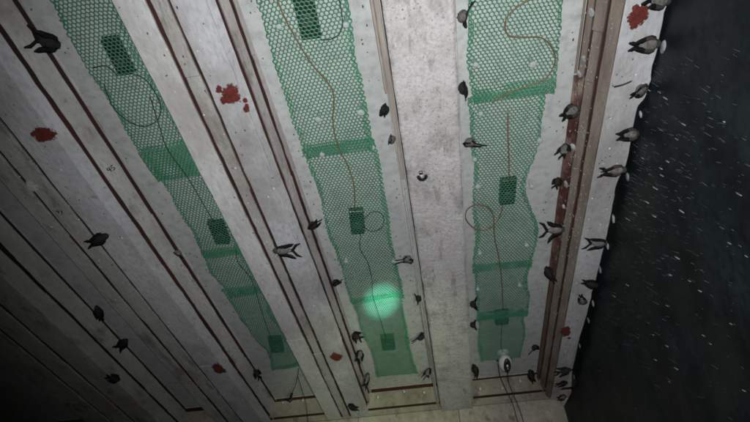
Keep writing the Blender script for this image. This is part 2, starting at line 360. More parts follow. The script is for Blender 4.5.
# ------------------------------------------------------------------ green netting
def net_sheet(label, xl, xr, ya, yb, z, rot, hem=(0, 0), seed=0, bulge=(), edge=.011, PITCH=.0166, sw=.0022):
    """honeycomb plastic net; hem = (near, far) lengths folded back under; lateral edges scalloped"""
    a = PITCH / math.sqrt(3)          # hexagon side
    rows = int((yb - ya + hem[0] + hem[1]) / (1.5 * a)) + 2; cols = int((xr - xl + .12) / PITCH) + 2
    cx, cy = (xl + xr) / 2, (ya + yb) / 2; cr, sr = math.cos(rot), math.sin(rot)
    W = xr - xl + .12; verts = {}; vs = []; edges = []
    def lim(y, s):
        v = edge * noise.noise((y * 3.3, s * 5 + seed, 1.3)) * 2 + edge * .6 * noise.noise((y * 11, s * 7 + seed, 2))
        for (bs, by, bw, bd) in bulge:
            if bs == s: v += bd * math.exp(-((y - by) / bw) ** 2)
        return v
    def pos(px, py):
        x, y = cx + (px - cx) * cr - (py - cy) * sr, cy + (px - cx) * sr + (py - cy) * cr
        dz = noise.noise((x * 3.2 + seed, y * 2.6, seed)) * .010 + noise.noise((x * 9 + seed, y * 8, seed + 3)) * .005 - .004
        x += noise.noise((x * 8, y * 5, seed + 31)) * .007; y += noise.noise((x * 6 + 40, y * 7, seed + 33)) * .007
        fold = 0
        if y < ya: fold = ya - y; y = ya + fold
        elif y > yb: fold = y - yb; y = yb - fold
        if fold: dz -= .006 + .05 * fold * (1 if fold < .04 else .5); y += noise.noise((x * 7, seed, 5)) * .012
        L, Rr = xl - lim(y, -1), xr + lim(y, 1)
        for (e, s) in ((L, -1), (Rr, 1)):
            o = (x - e) * s
            if o > 0:
                if o > .020 + .02 * noise.noise((y * 4, s, seed)): return None
                x = e - o * s; dz -= .005 + .15 * o
        y += noise.noise((x * 5, y * .8, seed + 9)) * .006
        return Vector((x, y, z + dz))
    def V(px, py):
        k = (round(px * 5000), round(py * 5000))
        if k not in verts:
            p = pos(px, py); verts[k] = p
        return verts[k]
    y_start = ya - hem[0]
    for r_ in range(rows):
        oy = y_start + r_ * 1.5 * a; ox = xl - .06 + (PITCH / 2 if r_ % 2 else 0)
        for c_ in range(cols):
            hx = ox + c_ * PITCH
            # three edges of each cell: upper left, upper right, left side
            pA = (hx - PITCH / 2, oy + a / 2); pB = (hx, oy + a); pC = (hx + PITCH / 2, oy + a / 2); pD = (hx - PITCH / 2, oy - a / 2)
            for u, v in ((pA, pB), (pB, pC), (pA, pD)):
                P, Q = V(*u), V(*v)
                if P is not None and Q is not None and (P - Q).length < .03: edges.append((P, Q))
    fs = []; up = Vector((0, 0, 1))
    for P, Q in edges:
        t = (Q - P).normalized(); b = t.cross(up).normalized(); n_ = b.cross(t); P2 = P - t * .0012; Q2 = Q + t * .0012; o = len(vs)
        for e in (P2, Q2):
            vs += [e + b * sw, e + n_ * .0013, e - b * sw, e - n_ * .0013]
        for k in range(4): fs.append([o + k, o + (k + 1) % 4, o + 4 + (k + 1) % 4, o + 4 + k])
    me = bpy.data.meshes.new('green_net'); me.from_pydata([tuple(v) for v in vs], [], fs); me.update()
    o = link('green_net', me, None, m_net)
    return tag(o, label, 'netting', 'green net sheets under the ceiling bays')
def ypx(x, y): return at_z(x, y, ZN).y
kz = ZN / ZB; B1 = (-1.14 * kz, -.925 * kz); B2 = (-.46 * kz, -.157 * kz); B3 = (.246 * kz, .568 * kz)
# left bay
n1 = net_sheet('nearest green net sheet of the left bay, over a long black box', B1[0], B1[1], .1, ypx(172, 178), ZN, .02, (0, .17), 1)
n2 = net_sheet('green net sheet of the left bay, over the box near its middle', B1[0] + .01, B1[1], ypx(160, 144), ypx(220, 256), ZN + .008, -.02, (0, .05), 2, ((-1, ypx(210, 235), .12, -.02),))
n3 = net_sheet('short green net sheet of the left bay with a curled hem', B1[0] + .02, B1[1], ypx(222, 250), ypx(248, 294), ZN - .002, .03, (0, .05), 3, ((-1, ypx(235, 270), .1, .03),))
n4 = net_sheet('farthest green net sheet of the left bay', B1[0] - .0, B1[1], ypx(245, 286), ypx(290, 368), ZN + .008, -.03, (.02, .05), 4, PITCH=.0145, sw=.0020, bulge= ((-1, ypx(280, 350), .22, -.04),))
# middle bay
n5 = net_sheet('nearest green net sheet of the middle bay', B2[0], B2[1], .1, ypx(345, 152), ZN, -.015, (0, .06), 5)
n6 = net_sheet('green net sheet of the middle bay, over the box with a small wire ring', B2[0], B2[1], ypx(345, 143), ypx(372, 301), ZN + .009, .01, (.02, .04), 6)
n7 = net_sheet('farthest green net sheet of the middle bay, reaching the end wall', B2[0] + .02, B2[1] - .01, ypx(372, 296), ypx(395, 374), ZN - .002, -.02, (.0, .0), 7, PITCH=.0135, sw=.0018)
# right bay
n8 = net_sheet('nearest green net sheet of the right bay, wider than the next', B3[0], B3[1] + .012, .15, ypx(515, 97), ZN, .02, (0, .06), 8, ((1, .95, .4, .01),))
n9 = net_sheet('green net sheet of the right bay with a rolled right edge', B3[0] + .004, B3[1] - .025, ypx(515, 90), ypx(505, 269), ZN + .009, -.012, (.02, .04), 9, ((1, ypx(533, 185), .16, -.045), (1, ypx(533, 235), .2, .025)))
n10 = net_sheet('short green net sheet of the right bay, above the far black box', B3[0] + .012, B3[1] - .015, ypx(502, 262), ypx(503, 317), ZN, .025, (0, .05), 10, PITCH=.0150, sw=.0021)
n11 = net_sheet('farthest green net sheet of the right bay, beside the dome camera', B3[0] + .02, B3[1] - .02, ypx(503, 310), ypx(503, 359), ZN + .010, -.02, (.02, .0), 11, PITCH=.0135, sw=.0018)
# pale fixing washers through the nets
def washer(parent, x, y):
    p = at_z(x, y, ZN - .012); vs, fs = [], []; nn = 10; r0 = random.uniform(.011, .016); sd = random.random() * 9
    for (r_, dz) in ((r0 * .25, -.004), (r0 * .8, -.003), (r0, 0), (r0 * .9, .004), (r0 * .3, .06)):
        for k in range(nn):
            a = 2 * math.pi * k / nn; q = 1 + .25 * noise.noise((math.cos(a) * 2, math.sin(a) * 2, sd))
            vs.append((p.x + math.cos(a) * r_ * q, p.y + math.sin(a) * r_ * q, min(p.z + dz, ZC - .001)))
    for i in range(4):
        for k in range(nn): fs.append([i * nn + k, i * nn + (k + 1) % nn, i * nn + nn + (k + 1) % nn, i * nn + nn + k])
    fs.append(list(range(nn)))
    link('washer', mesh('washer', vs, fs), parent, m_disc)
for par, pts in ((n5, ((279, 27), (346, 25), (318, 120), (361, 113))), (n6, ((322, 155), (372, 148), (346, 262), (394, 262))), 
                 (n8, ((476, 65), (533, 65))), (n9, ((481, 114), (475, 160), (540, 141), (478, 187), (532, 187), (527, 246), (480, 254))),
                 (n10, ((478, 290), (520, 286)))):
    for q in pts: washer(par, *q)

# ------------------------------------------------------------------ black boxes behind the nets
def sound_box(x, y, wpx, lpx, ang, label):
    c = at_z(x, y, ZC - .024); d = (at_z(x + 1, y, ZC - .024) - c).length
    e = at_z(x + math.sin(ang), y + math.cos(ang), ZC - .024) - c     # world direction of the long axis
    rz = math.atan2(e.y, e.x) - math.pi / 2; Lw = lpx * e.length; Ww = wpx * d
    t = thing('sound_box', label, 'box', (c.x, c.y, ZC), 'black boxes between net and ceiling'); t.rotation_euler.z = rz
    box('housing', (-Ww / 2, -Lw / 2, -.033), (Ww / 2, Lw / 2, -.001), m_black, t, .004)
    box('lid', (-Ww / 2 - .002, -Lw / 2 - .002, -.008), (Ww / 2 + .002, Lw / 2 + .002, -.003), m_grey, t, .001)
    vs, fs = [], []; nn = 16; r0 = Ww * .36
    for r_, dz in ((r0, -.0335), (r0 * .95, -.037), (r0 * .75, -.037), (r0 * .25, -.0325), (r0 * .05, -.035)):
        for k in range(nn): a = 2 * math.pi * k / nn; vs.append((math.cos(a) * r_, math.sin(a) * r_ + Lw * .12, dz))
    for i in range(4):
        for k in range(nn): fs.append([i * nn + k, i * nn + (k + 1) % nn, i * nn + nn + (k + 1) % nn, i * nn + nn + k])
    fs.append([4 * nn + k for k in range(nn)])
    link('speaker_cone', mesh('speaker_cone', vs, fs, True), t, m_grey)
    for s in (-1, 1):
        for q in (-1, 1): box('screw', (s * Ww * .42 - .002, q * Lw * .44 - .002, -.0345), (s * Ww * .42 + .002, q * Lw * .44 + .002, -.032), m_grey, t)
sound_box(118, 57, 17, 40, .48, 'long black box behind the left bay net, nearest the camera')
sound_box(219, 233, 15, 23, .38, 'black box behind the left bay net, near its middle')
sound_box(276, 345, 13, 14, .25, 'small black box behind the far end of the left bay net')
sound_box(306, 14, 20, 52, .22, 'long black box behind the middle bay net, at the top edge')
sound_box(357, 222, 14, 23, .10, 'black box behind the middle bay net, beside a small wire ring')
sound_box(388, 343, 13, 13, .15, 'small black box behind the far end of the middle bay net')
sound_box(508, 192, 15, 25, -.08, 'black box behind the right bay net, above a large wire ring')
sound_box(502, 318, 13, 12, .0, 'small black box behind the far end of the right bay net')

# ------------------------------------------------------------------ wires
def wire(pts, label, z=ZN - .016, r=.0026, mat=m_wire, name='cable'):
    if mat is m_bwire: r = .0016
    P = [at_z(q[0], q[1], q[2] if len(q) > 2 else z) for q in pts]
    return tag(link(name, mesh(name, *tube_data(spline(P, 6), r, 6), smooth=True), None, mat), label, 'wire', 'wires along the nets')
wire([(93, 68), (106, 66), (118, 76)], 'short wire leaving the near box of the left bay', mat=m_bwire)
wire([(104, 84), (112, 105), (124, 118), (140, 126), (154, 123), (161, 112), (158, 98), (146, 80), (134, 74)], 'wire making a wide loop below the near box of the left bay', mat=m_bwire)
wire([(150, 96), (160, 128), (168, 150), (188, 178), (204, 205), (214, 222)], 'straight wire running from the loop to the middle box of the left bay', mat=m_bwire)
wire([(236, 248), (238, 262), (250, 277), (256, 292), (262, 312), (268, 330), (272, 340)], 'wire between the two farther boxes of the left bay', mat=m_bwire)
wire([(276, -4), (284, 16), (297, 40), (312, 64), (329, 84), (334, 98), (333, 122), (338, 146), (348, 166), (354, 186), (355, 211)], 'long wire winding down the middle bay to its box')
wire([(321, 40), (334, 38), (342, 28), (341, 8), (337, -6)], 'short curved wire beside the near box of the middle bay', mat=m_bwire)
wire([(364, 219), (372, 212), (381, 213), (384, 221), (380, 229), (370, 231), (364, 226)], 'small wire ring beside the middle box of the middle bay', mat=m_bwire)
wire([(361, 234), (360, 248), (368, 263), (372, 280), (373, 296), (380, 318), (386, 338)], 'wire from the middle box towards the green glow', mat=m_bwire)
wire([(537, -4), (520, 5), (508, 16), (505, 27), (510, 36), (525, 37), (542, 38), (552, 48), (555, 62), (546, 78), (528, 86), (508, 93), (492, 103)], 'brown wire in a large S curve over the right bay net')
wire([(508, 112), (508, 135), (509, 160), (509, 180)], 'straight brown wire above the box of the right bay')
wire([(503, 205), (500, 216), (494, 225), (484, 230), (474, 228), (466, 219), (467, 210), (475, 205), (486, 206), (493, 214), (494, 226), (495, 240), (499, 258), (502, 285), (503, 310)], 'brown wire making a ring below the box of the right bay')
wire([(502, 323), (501, 345), (503, 352)], 'short wire behind the dome camera of the right bay', mat=m_bwire)

# ------------------------------------------------------------------ dome camera and hanging probe at the far end
p = at_z(505, 361, ZC - .07)
d = thing('security_camera', 'small white dome camera with black face near the end wall', 'camera', (p.x, p.y, ZC))
def lathe(prof, nn=20):
    vs, fs = [], []
    for r_, z in prof:
        for k in range(nn): a = 2 * math.pi * k / nn; vs.append(Vector((math.cos(a) * r_, math.sin(a) * r_, z)))
    for i in range(len(prof) - 1):
        for k in range(nn): fs.append([i * nn + k, i * nn + (k + 1) % nn, i * nn + nn + (k + 1) % nn, i * nn + nn + k])
    fs.append(list(range(nn))); fs.append([(len(prof) - 1) * nn + k for k in range(nn)])
    return vs, fs
link('cable_gland', mesh('cable_gland', *tube_data([Vector((math.cos(a) * .05, .012 + math.sin(a) * .05, -.045)) for a in [R(x) for x in range(10, 171, 16)]], .007, 6), smooth=True), d, m_black)
link('mount', mesh('mount', *lathe([(.046, 0), (.046, -.012), (.040, -.018), (.022, -.024), (.018, -.06)]), smooth=True), d, m_white)
def ell(c, r, M3=None, nu=16, nv=10):
    vs, fs = [], []
    for i in range(nv + 1):
        ph = math.pi * i / nv
        for k in range(nu):
            a = 2 * math.pi * k / nu; v = Vector((math.sin(ph) * math.cos(a) * r[0], math.sin(ph) * math.sin(a) * r[1], math.cos(ph) * r[2]))
            vs.append(Vector(c) + (M3 @ v if M3 else v))
    for i in range(nv):
        for k in range(nu): fs.append([i * nu + k, i * nu + (k + 1) % nu, i * nu + nu + (k + 1) % nu, i * nu + nu + k])
    return vs, fs
face = Vector((.10, -.62, -.78)).normalized(); M3 = face.to_track_quat('Z', 'Y').to_matrix()
link('shell', mesh('shell', *ell((0, 0, -.085), (.047, .060, .050), M3), smooth=True), d, m_white)
tf = [(M3 @ v) + Vector((0, 0, -.085)) for v in lathe([(.012, .038), (.024, .038), (.024, .0462), (.020, .0475), (.010, .045), (.002, .0465)])[0]]
# an upright oval black face with lens
fv, ff = lathe([(.026, .030), (.026, .044), (.023, .047), (.012, .0475), (.010, .044), (.002, .0435)])
link('lens_face', mesh('lens_face', [(M3 @ Vector((v.x * .95, v.y * 1.85, v.z * 1.12))) + Vector((0, 0, -.085)) for v in fv], ff, True), d, m_black)
def wall_wire(pts, label, r=.0035):
    P = [at_z(x, y, ZB - .004) for x, y in pts]
    P = [p_ if p_.y < 4.13 else at_y(x, y, 4.13) for p_, (x, y) in zip(P, pts)]
    tag(link('cable', mesh('cable', *tube_data(spline(P, 5), r, 6), smooth=True), None, m_bwire), label, 'wire', 'wires along the nets')
P0 = at_z(500, 364, ZC - .03)
for pts, lab in ((((498, 364), (500, 376), (506, 390), (513, 405), (518, 424), (524, 450)), 'left one of two wires falling from the dome camera'),
                 (((508, 368), (508, 380), (513, 394), (519, 408), (524, 424), (530, 450)), 'right one of two wires falling from the dome camera')):
    wall_wire(pts, lab)
wall_wire([(298, 377), (302, 390), (306, 404), (308, 424), (309, 450)], 'thin wire on the end wall of the left bay', .0025)
h0, h1, h2 = at_z(298, 375, ZN), at_z(292, 393, ZB - .02), at_z(290, 400, ZB - .03)
pr = thing('hanging_probe', 'thin black probe on a wire at the far end of the left bay', 'probe', h0)
def local(o, d_): return [v - o for v in d_[0]], d_[1]
link('lead', mesh('lead', *local(h0, tube_data([h0 + Vector((0, 0, .05)), h0, (h0 + h1) / 2 + Vector((.006, 0, 0)), h1], .0028, 6))), pr, m_bwire)
link('probe_body', mesh('probe_body', *local(h0, tube_data([h1, h1 + (h2 - h1) * .1, h1 + (h2 - h1) * .8, h2], [.005, .010, .010, .005], 8))), pr, m_black)
ft = [h2 + Vector((-.022, 0, .006)), h2 + Vector((0, 0, -.006)), h2 + Vector((.022, 0, .006))]
link('foot_ring', mesh('foot_ring', *local(h0, tube_data(ft, [.006, .014, .006], 8))), pr, m_black)

# black clip on the central beam
p = at_z(422, 175, ZB)
k = thing('cable_clip', 'small black arched clip with a white core on the rough central beam', 'clip', (p.x, p.y, ZB))
arc = [Vector((math.cos(a) * .017, math.sin(a) * .02, -.010)) for a in [R(x) for x in range(-10, 200, 20)]]
link('arch', mesh('arch', *tube_data(arc, .008, 6)), k, m_black)
box('foot', (-.012, -.03, -.014), (.004, -.012, .002), m_black, k, .003)
link('core', mesh('core', *ell((-.003, 0, -.004), (.007, .008, .006))), k, m_spot2)
# thin stick on the right beam
a_, b_ = at_z(614, 87, ZB - .004), at_z(632, 81, ZB - .004)
tag(link('twig', mesh('twig', *tube_data(spline([a_, (a_ + b_) / 2 + Vector((0, .004, 0)), b_], 4), [.004] * 4 + [.0035] * 4 + [.002], 6)), None, m_stick), 'thin dark twig lying across the white right-hand beam', 'twig')

# ------------------------------------------------------------------ black sheet on the right
vs, fs = [], []; NYs, NZs = 110, 80
def sheet_x(y, z):
    f = min(1, max(.12, (1.85 - z) / .5)); far = max(0, (y - 3.3) / .8) ** 1.5 * min(1, max(0, (1.785 - z) / .06)); return .958 + .02 * (1 - z / 1.9) - .085 * far + f * .030 * noise.noise((y * 2.3, z * .9, 3)) + f * .016 * noise.noise((y * 6 + z * 2, z * 2.5, 8)) + .005 * f * noise.noise((y * 19, z * 15, 5))
for j in range(NZs + 1):
    for i in range(NYs + 1):
        y = -.8 + (YW - .01 + .8) * i / NYs; z = -1.4 + (ZC + 1.39) * j / NZs; vs.append((sheet_x(y, z), y, z))
o0 = len(vs); vs += [(x + .006, y, z) for x, y, z in vs]
W1 = NYs + 1
for j in range(NZs):
    for i in range(NYs):
        q = [j * W1 + i, j * W1 + i + 1, (j + 1) * W1 + i + 1, (j + 1) * W1 + i]; fs.append(q); fs.append([o0 + t for t in reversed(q)])
tag(link('black_sheet', mesh('black_sheet', vs, fs, True), None, m_sheet), 'dark plastic sheet hanging beside the right-hand beam, spattered with pale specks', 'sheet')

# ------------------------------------------------------------------ pale specks
def at_flank(x, y):
    """where a sight line meets the sloping flank of the right-hand beam"""
    r = ray(x, y); ap = r.x / r.z * ZB; p = slope_pt(RA, RB_, ap); return Vector((p.x, r.y / r.z * p.y, p.y))
def speck(a, b, wpx, where, name='pale_speck'):
    """flattened splash from pixel a to pixel b"""
    if where == 'sheet':
        A, B = at_x(*a, .962), at_x(*b, .962); A.x = sheet_x(A.y, A.z) - .001; B.x = sheet_x(B.y, B.z) - .001; nrm = Vector((-1, 0, 0))
    elif where == 'side':
        A, B = at_flank(*a), at_flank(*b); nrm = Vector((-.62, 0, -.78))
    else:
        A, B = at_z(*a, ZB - .0), at_z(*b, ZB); nrm = Vector((0, 0, -1))
    t = B - A; L = t.length / 2; t.normalize(); t = (t - nrm * t.dot(nrm)).normalized(); s = nrm.cross(t)
    px = (A + B).length / 2 / FPX; wd = wpx / 2 * px * (1.0 if where != 'sheet' else .8)
    M_ = Matrix((s, t, nrm)).transposed()
    vs, fs = ell((0, 0, 0), (wd, L, max(.003, wd * .35)), M_, 10, 6)
    sd = random.random() * 20
    vs = [v * (1 + .3 * noise.noise(v * 60 + Vector((sd, 0, 0)))) for v in vs]
    o = link(name, mesh(name, vs, fs, True), None, m_speck); o.location = (A + B) / 2
    return o
ov = [((666, 41), (661, 53), 7, 'oval pale speck at the beam edge, beside the near bird under the big red daub'),
      ((627, 172), (628, 182), 5, 'oval pale speck on the dark sheet, right of the bird with a long forked tail'),
      ((613, 214), (613, 223), 5, 'oval pale speck at the beam edge between two fork-tailed birds'),
      ((606, 241), (608, 250), 5, 'oval pale speck just right of the bird with a spiky tail'),
      ((599, 265), (601, 273), 4.5, 'oval pale speck at the beam edge below the spiky-tailed bird'),
      ((595, 281), (597, 287), 4, 'small oval pale speck beside the dark bird low on the right beam'),
      ((592, 300), (593, 307), 4, 'oval pale speck beside the crescent-shaped bird on the right beam'),
      ((587, 317), (589, 323), 4, 'oval pale speck level with the small rust red daub'),
      ((579, 343), (580, 348), 3, 'tiny pale speck at the beam edge below the small rust red daub'),
      ((573, 374), (574, 379), 3, 'tiny pale speck at the far end of the beam edge'),
      ((640, 110), (642, 118), 4, 'tiny pale speck where the beam edge steps in')]
for a, b, wd, lab in ov: tag(speck((a[0] + 1, a[1]), (b[0] + 1, b[1]), wd * 1.45, 'sheet'), lab, 'speck', 'pale ovals along the beam edge')
for a, b, wd, lab in (((572, 143), (574, 151), 5, 'pale speck on the rust red strip, beside the dark hunched bird'), ((565, 180), (567, 188), 4, 'pale speck on the rust red strip, right of the smallest dark bird'),
                 ((563, 204), (564, 209), 3, 'tiny pale speck on the rust red strip'), ((578, 70), (580, 78), 4, 'pale speck on the tan strip, above the pale bird'), ((590, 8), (592, 18), 6, 'pale ring-like speck on the tan strip at the top edge'),
                 ((583, 55), (584, 63), 5, 'pale smear on the tan strip, below the two short slots')):
    tag(speck(a, b, wd, 'side'), lab, 'speck', 'pale specks on the right-hand beam')
big = [(684, 211, 10, 22), (737, 194, 9, 6), (666, 98, 8, 3), (685, 124, 7, 3), (656, 188, 7, 6), (647, 202, 8, 6), (654, 216, 6, 5), (628, 219, 7, 6), (635, 213, 4, 4),
       (674, 258, 7, 5), (731, 243, 6, 5), (667, 275, 5, 4), (698, 291, 5, 4), (627, 285, 5, 5), (614, 296, 5, 8), (665, 175, 5, 3), (664, 168, 5, 4), (644, 158, 4, 3), (670, 161, 5, 2), (648, 145, 4, 2),
       (699, 336, 5, 4), (729, 324, 4, 2), (707, 344, 4, 3), (664, 306, 4, 3), (668, 382, 5, 6), (653, 360, 4, 3), (738, 391, 5, 5), (678, 368, 6, 6), (668, 346, 4, 3), (652, 335, 3, 2), (723, 122, 3, 2), (677, 139, 5, 2), (650, 90, 5, 3), (660, 92, 5, 2), (686, 281, 5, 4), (748, 256, 5, 4)]
for i, (x, y, l, s) in enumerate(big):
    f = min(l, 9) / 2.2; a = (x - f * .8, y - f * .5); b = (x + f * .8, y + f * .5)
    tag(speck(a, b, .9 + (l > 6) * .5, 'sheet'), 'small slanting pale speck on the dark sheet', 'speck', 'slanting specks on the dark sheet')
parts = []
for i in range(520):
    y = random.gauss(200, 85); x = 668 - y * .235 + abs(random.gauss(0, 48)) + random.uniform(0, 8)
    if random.random() < .25: x, y = random.uniform(600, 748), random.uniform(90, 420)
    if x > 748 or y < 40 or y > 420: continue
    f = abs(random.gauss(0, 2.2)) + .4; w_ = random.uniform(.22, .5); sl = random.uniform(.25, .75)
    A, B = at_x(x - f, y - f * sl, .962), at_x(x + f, y + f * sl, .962)
    for q in (A, B): q.x = sheet_x(q.y, q.z) - .001
    parts.append(tube_data([A, A * .75 + B * .25, A * .25 + B * .75, B], [.0003, w_ * .0026, w_ * .0026, .0003], 5))
tag(link('fine_spatter', mesh('fine_spatter', *merge(*parts), smooth=True), None, M('grey_matter', (.15, .155, .16), .85, (.02, .022, .025), 9)), 'fine pale spatter over the dark sheet', 'spatter', kind='stuff')
parts = []
for i in range(150):
    x = random.gauss(578, 9); y = random.uniform(10, 300); p = at_flank(x, y)
    if p.z > ZC - .012 or p.z < ZB + .004: continue
    L = random.uniform(.001, .004); parts.append(ell(p, (.0012, L * 1.6, L), None, 6, 4))
for i in range(60):
    x = random.gauss(572, 10); y = random.gauss(195, 50); p = at_flank(x, y)
    if p.z > ZC - .012 or p.z < ZB + .004: continue
    L = random.uniform(.0015, .005); parts.append(ell(p, (.0015, L, L * .8), None, 6, 4))
tag(link('droppings_spatter', mesh('droppings_spatter', *merge(*parts), smooth=True), rb, M('grey_dropping', (.42, .41, .39), .85)), kind='stuff')

# ------------------------------------------------------------------ birds
def bird_mesh(spread, tail, wing_len, pale, hunch=0, seed=0):
    """one bird, head towards +Y, back towards +Z, about 14 cm from beak to wing tips"""
    rnd = random.Random(seed); vs, fs, mi = [], [], []
    nn = 12
    prof = [(.066, .0006, .0006, .000), (.060, .0030, .0028, .001), (.055, .0085, .0080, .003), (.046, .0125, .0120, .004), (.037, .0125, .0122, .003), (.026, .0150, .0145, .000), (.010, .0190, .0175, -.002),
            (-.008, .0185, .0165, -.002), (-.026, .0145, .0125, 0), (-.042, .0090, .0070, .002), (-.056, .0050, .0030, .003), (-.064, .0012, .0012, .003)]
    for y, rx, rz, cz in prof:
        for k in range(nn):
            a = 2 * math.pi * k / nn; vs.append(Vector((math.cos(a) * rx * 1.38, y * .88, cz + hunch * max(0, y) * .6 + math.sin(a) * rz * 1.25)))
    for i in range(len(prof) - 1):
        for k in range(nn):
            fs.append([i * nn + k, i * nn + (k + 1) % nn, i * nn + nn + (k + 1) % nn, i * nn + nn + k])
            top = math.sin(2 * math.pi * (k + .5) / nn) > -.1
            y = prof[i][0]
            mi.append(0 if (i < 1) else (2 if (pale and y > -.045 and (y < .034 or not top)) else (3 if pale and y > -.045 else 1)))
    fs.append(list(range(nn))); mi.append(0); fs.append([(len(prof) - 1) * nn + k for k in range(nn)]); mi.append(0)
    def blade(root, pts, widths, th, m, front=0):
        o = len(vs); side = None; P = [Vector(p) for p in pts]
        for i, p in enumerate(P):
            t = (P[min(i + 1, len(P) - 1)] - P[max(i - 1, 0)]).normalized(); s = t.cross(Vector((0, 0, 1))).normalized(); u = s.cross(t)
            w_ = widths[i]; vs.extend([p + s * w_, p + u * th, p - s * w_, p - u * th * .6])
        for i in range(len(P) - 1):
            for k in range(4): fs.append([o + i * 4 + k, o + i * 4 + (k + 1) % 4, o + i * 4 + 4 + (k + 1) % 4, o + i * 4 + 4 + k]); mi.append(3 if i < front else m)
        fs.append([o, o + 1, o + 2, o + 3]); mi.append(m); e = o + 4 * (len(P) - 1); fs.append([e, e + 1, e + 2, e + 3]); mi.append(m)
    for s in (-1, 1):
        sp = spread * rnd.uniform(.75, 1.25)
        # folded wing: shoulder, wrist, trailing primaries
        tipx = s * (.004 + sp * .062); tipy = -.030 - wing_len * (1 - .66 * sp)
        blade(0, [(s * .012, .028, .014), (s * .0215, .020, .012), (s * .0235, .002, .012), (s * (.0185 + sp * .014), -.024, .010), (s * (.010 + sp * .040), -.030 - wing_len * .5 * (1 - .66 * sp), .009 + sp * .006), (tipx, tipy, .008 + sp * .012)],
              [.003, .0085, .0125, .0120, .0088 + spread * .003, .0016 + spread * .0025], .0042, 0, 3 if (pale and spread < .4) else 0)
        # tail half
        tx = s * (.004 + tail * (.028 + .022 * spread) * rnd.uniform(.8, 1.2))
        blade(0, [(s * .003, -.040, .004), (s * .0045, -.058, .004), (tx * .75, -.078, .004), (tx, -.094 - .01 * tail, .003)], [.005, .0078, .0080, .0030], .0028, 0)
        # eye and foot
        for (c, r_) in (((s * .0112, .0475, .006), .0022),):
            ev, ef = ell(c, (r_, r_, r_), None, 6, 4); o = len(vs); vs.extend(ev); fs.extend([[q + o for q in f] for f in ef]); mi.extend([0] * len(ef))
        fv = [Vector((s * .007, .012, -.014)), Vector((s * .008, .016, -.021)), Vector((s * .009, .026, -.0225))]
        tv, tff = tube_data(fv, [.0022, .0016, .0008], 5); o = len(vs); vs.extend(tv); fs.extend([[q + o for q in f] for f in tff]); mi.extend([0] * len(tff))
    me = bpy.data.meshes.new('bird'); me.from_pydata([tuple(v) for v in vs], [], fs)
    for m in (m_wing, m_body, m_pale, m_mid): me.materials.append(m)
    me.polygons.foreach_set('material_index', mi)
    for p in me.polygons: p.use_smooth = True
    me.update()
    bm = bmesh.new(); bm.from_mesh(me); bmesh.ops.recalc_face_normals(bm, faces=bm.faces); bm.to_mesh(me); bm.free()
    return me
BL = .155
cnt = [0]
def bird(label, head, tailp, surf, spread=.25, tail=.6, pale=0, wing=.062, size=1.0, group='birds clinging to the ceiling beams'):
    """head / tailp: where the beak and the tail show; surf: what the bird clings to"""
    cnt[0] += 1; off = .021 * size
    kind, val = surf
    if kind == 'bottom': H = at_z(*head, ZB - off); nrm = Vector((0, 0, -1))
    elif kind == 'ceil': H = at_z(*head, ZC - off); nrm = Vector((0, 0, -1))
    elif kind == 'flank':                    # (A, B) = bottom and top edge of a sloping flank
        A, B = Vector(val[0]), Vector(val[1]); sg = math.copysign(1, -A.x); u_ = (B - A).normalized(); nn = Vector((u_.y, -u_.x)) if u_.x > 0 else Vector((-u_.y, u_.x))
        nrm = Vector((nn.x, 0, nn.y)); A2, B2 = A + nn * off, B + nn * off; r = ray(*head); p = slope_pt(A2, B2, r.x / r.z * ZB)
        H = Vector((p.x, r.y / r.z * p.y, p.y))
    elif kind == 'hid':                      # on a beam side turned away from the camera: (x, outward sign, z)
        X, sg, zz = val; H = at_z(*head, zz); H = Vector((X + sg * off, H.y, zz)); nrm = Vector((sg, 0, 0))
    elif kind == 'wall': H = at_y(*head, YW - off); nrm = Vector((0, -1, 0))
    L = BL * size; r = ray(*tailp); b = r.dot(H); disc = b * b - (H.length_squared - L * L)
    if disc > 0: T = r * (b - math.sqrt(disc))
    else: T = r * b
    if kind == 'bottom':                     # lies along the underside, tail drooping a little
        T2 = at_z(*tailp, ZB - off - .012)
        if (T2 - H).length <= L * 1.05: pass
        T = T if (T.z > ZB - .10) else H + (T2 - H).normalized() * L * .98 + Vector((0, 0, -.01))
    d_ = (H - T).normalized(); u = nrm * .45 - H.normalized() * .75; u = u - d_ * u.dot(d_)
    if u.length < .15: u = Vector((0, 0, -1)) - d_ * -d_.z
    u.normalize(); x = d_.cross(u)
    rr = random.Random(cnt[0] * 7); size *= .93
    q_ = Matrix.Rotation(rr.uniform(-.35, .35), 3, d_); u = q_ @ u; x = q_ @ x
    me = bird_mesh(spread, tail, wing, pale, rr.uniform(-.25, .35), cnt[0])
    o = link('bird', me); o.matrix_world = Matrix.Translation(H - d_ * .060 * size) @ Matrix((x, d_, u)).transposed().to_4x4() @ Matrix.Scale(size, 4)
    return tag(o, label, 'bird', group)
LB = ('flank', ((-.632, ZB), (-.519 * ZC / ZB, ZC))); L2 = ('flank', ((-1.44, ZB), (-1.223 * ZC / ZB, ZC))); L3 = ('flank', ((-2.22, ZB), (-1.908 * ZC / ZB, ZC))); RS = ('flank', (RA, RB_)); BT = ('bottom', 0)
CL = ('hid', (-.060, -1, 1.845)); CR = ('hid', (.212, 1, 1.845))
bird('large dark bird with a forked tail at the upper left corner', (62, 46), (24, 37), L2, .55, .9, 0, .07, 1.02)
bird('dark swallow-shaped bird flat on the dim beam below the lower handwritten mark', (110, 234), (83, 246), BT, .1, .6, 0, .055, .95)
bird('bird with pale body and dark X-shaped wings and tail on the grey boarded beam', (272, 250), (302, 250), BT, .75, .85, 1, .075, 1.0)
bird('dark hunched bird on the right edge of the grey boarded beam', (309, 229), (320, 218), LB, .3, .5, 0, .05, .9)
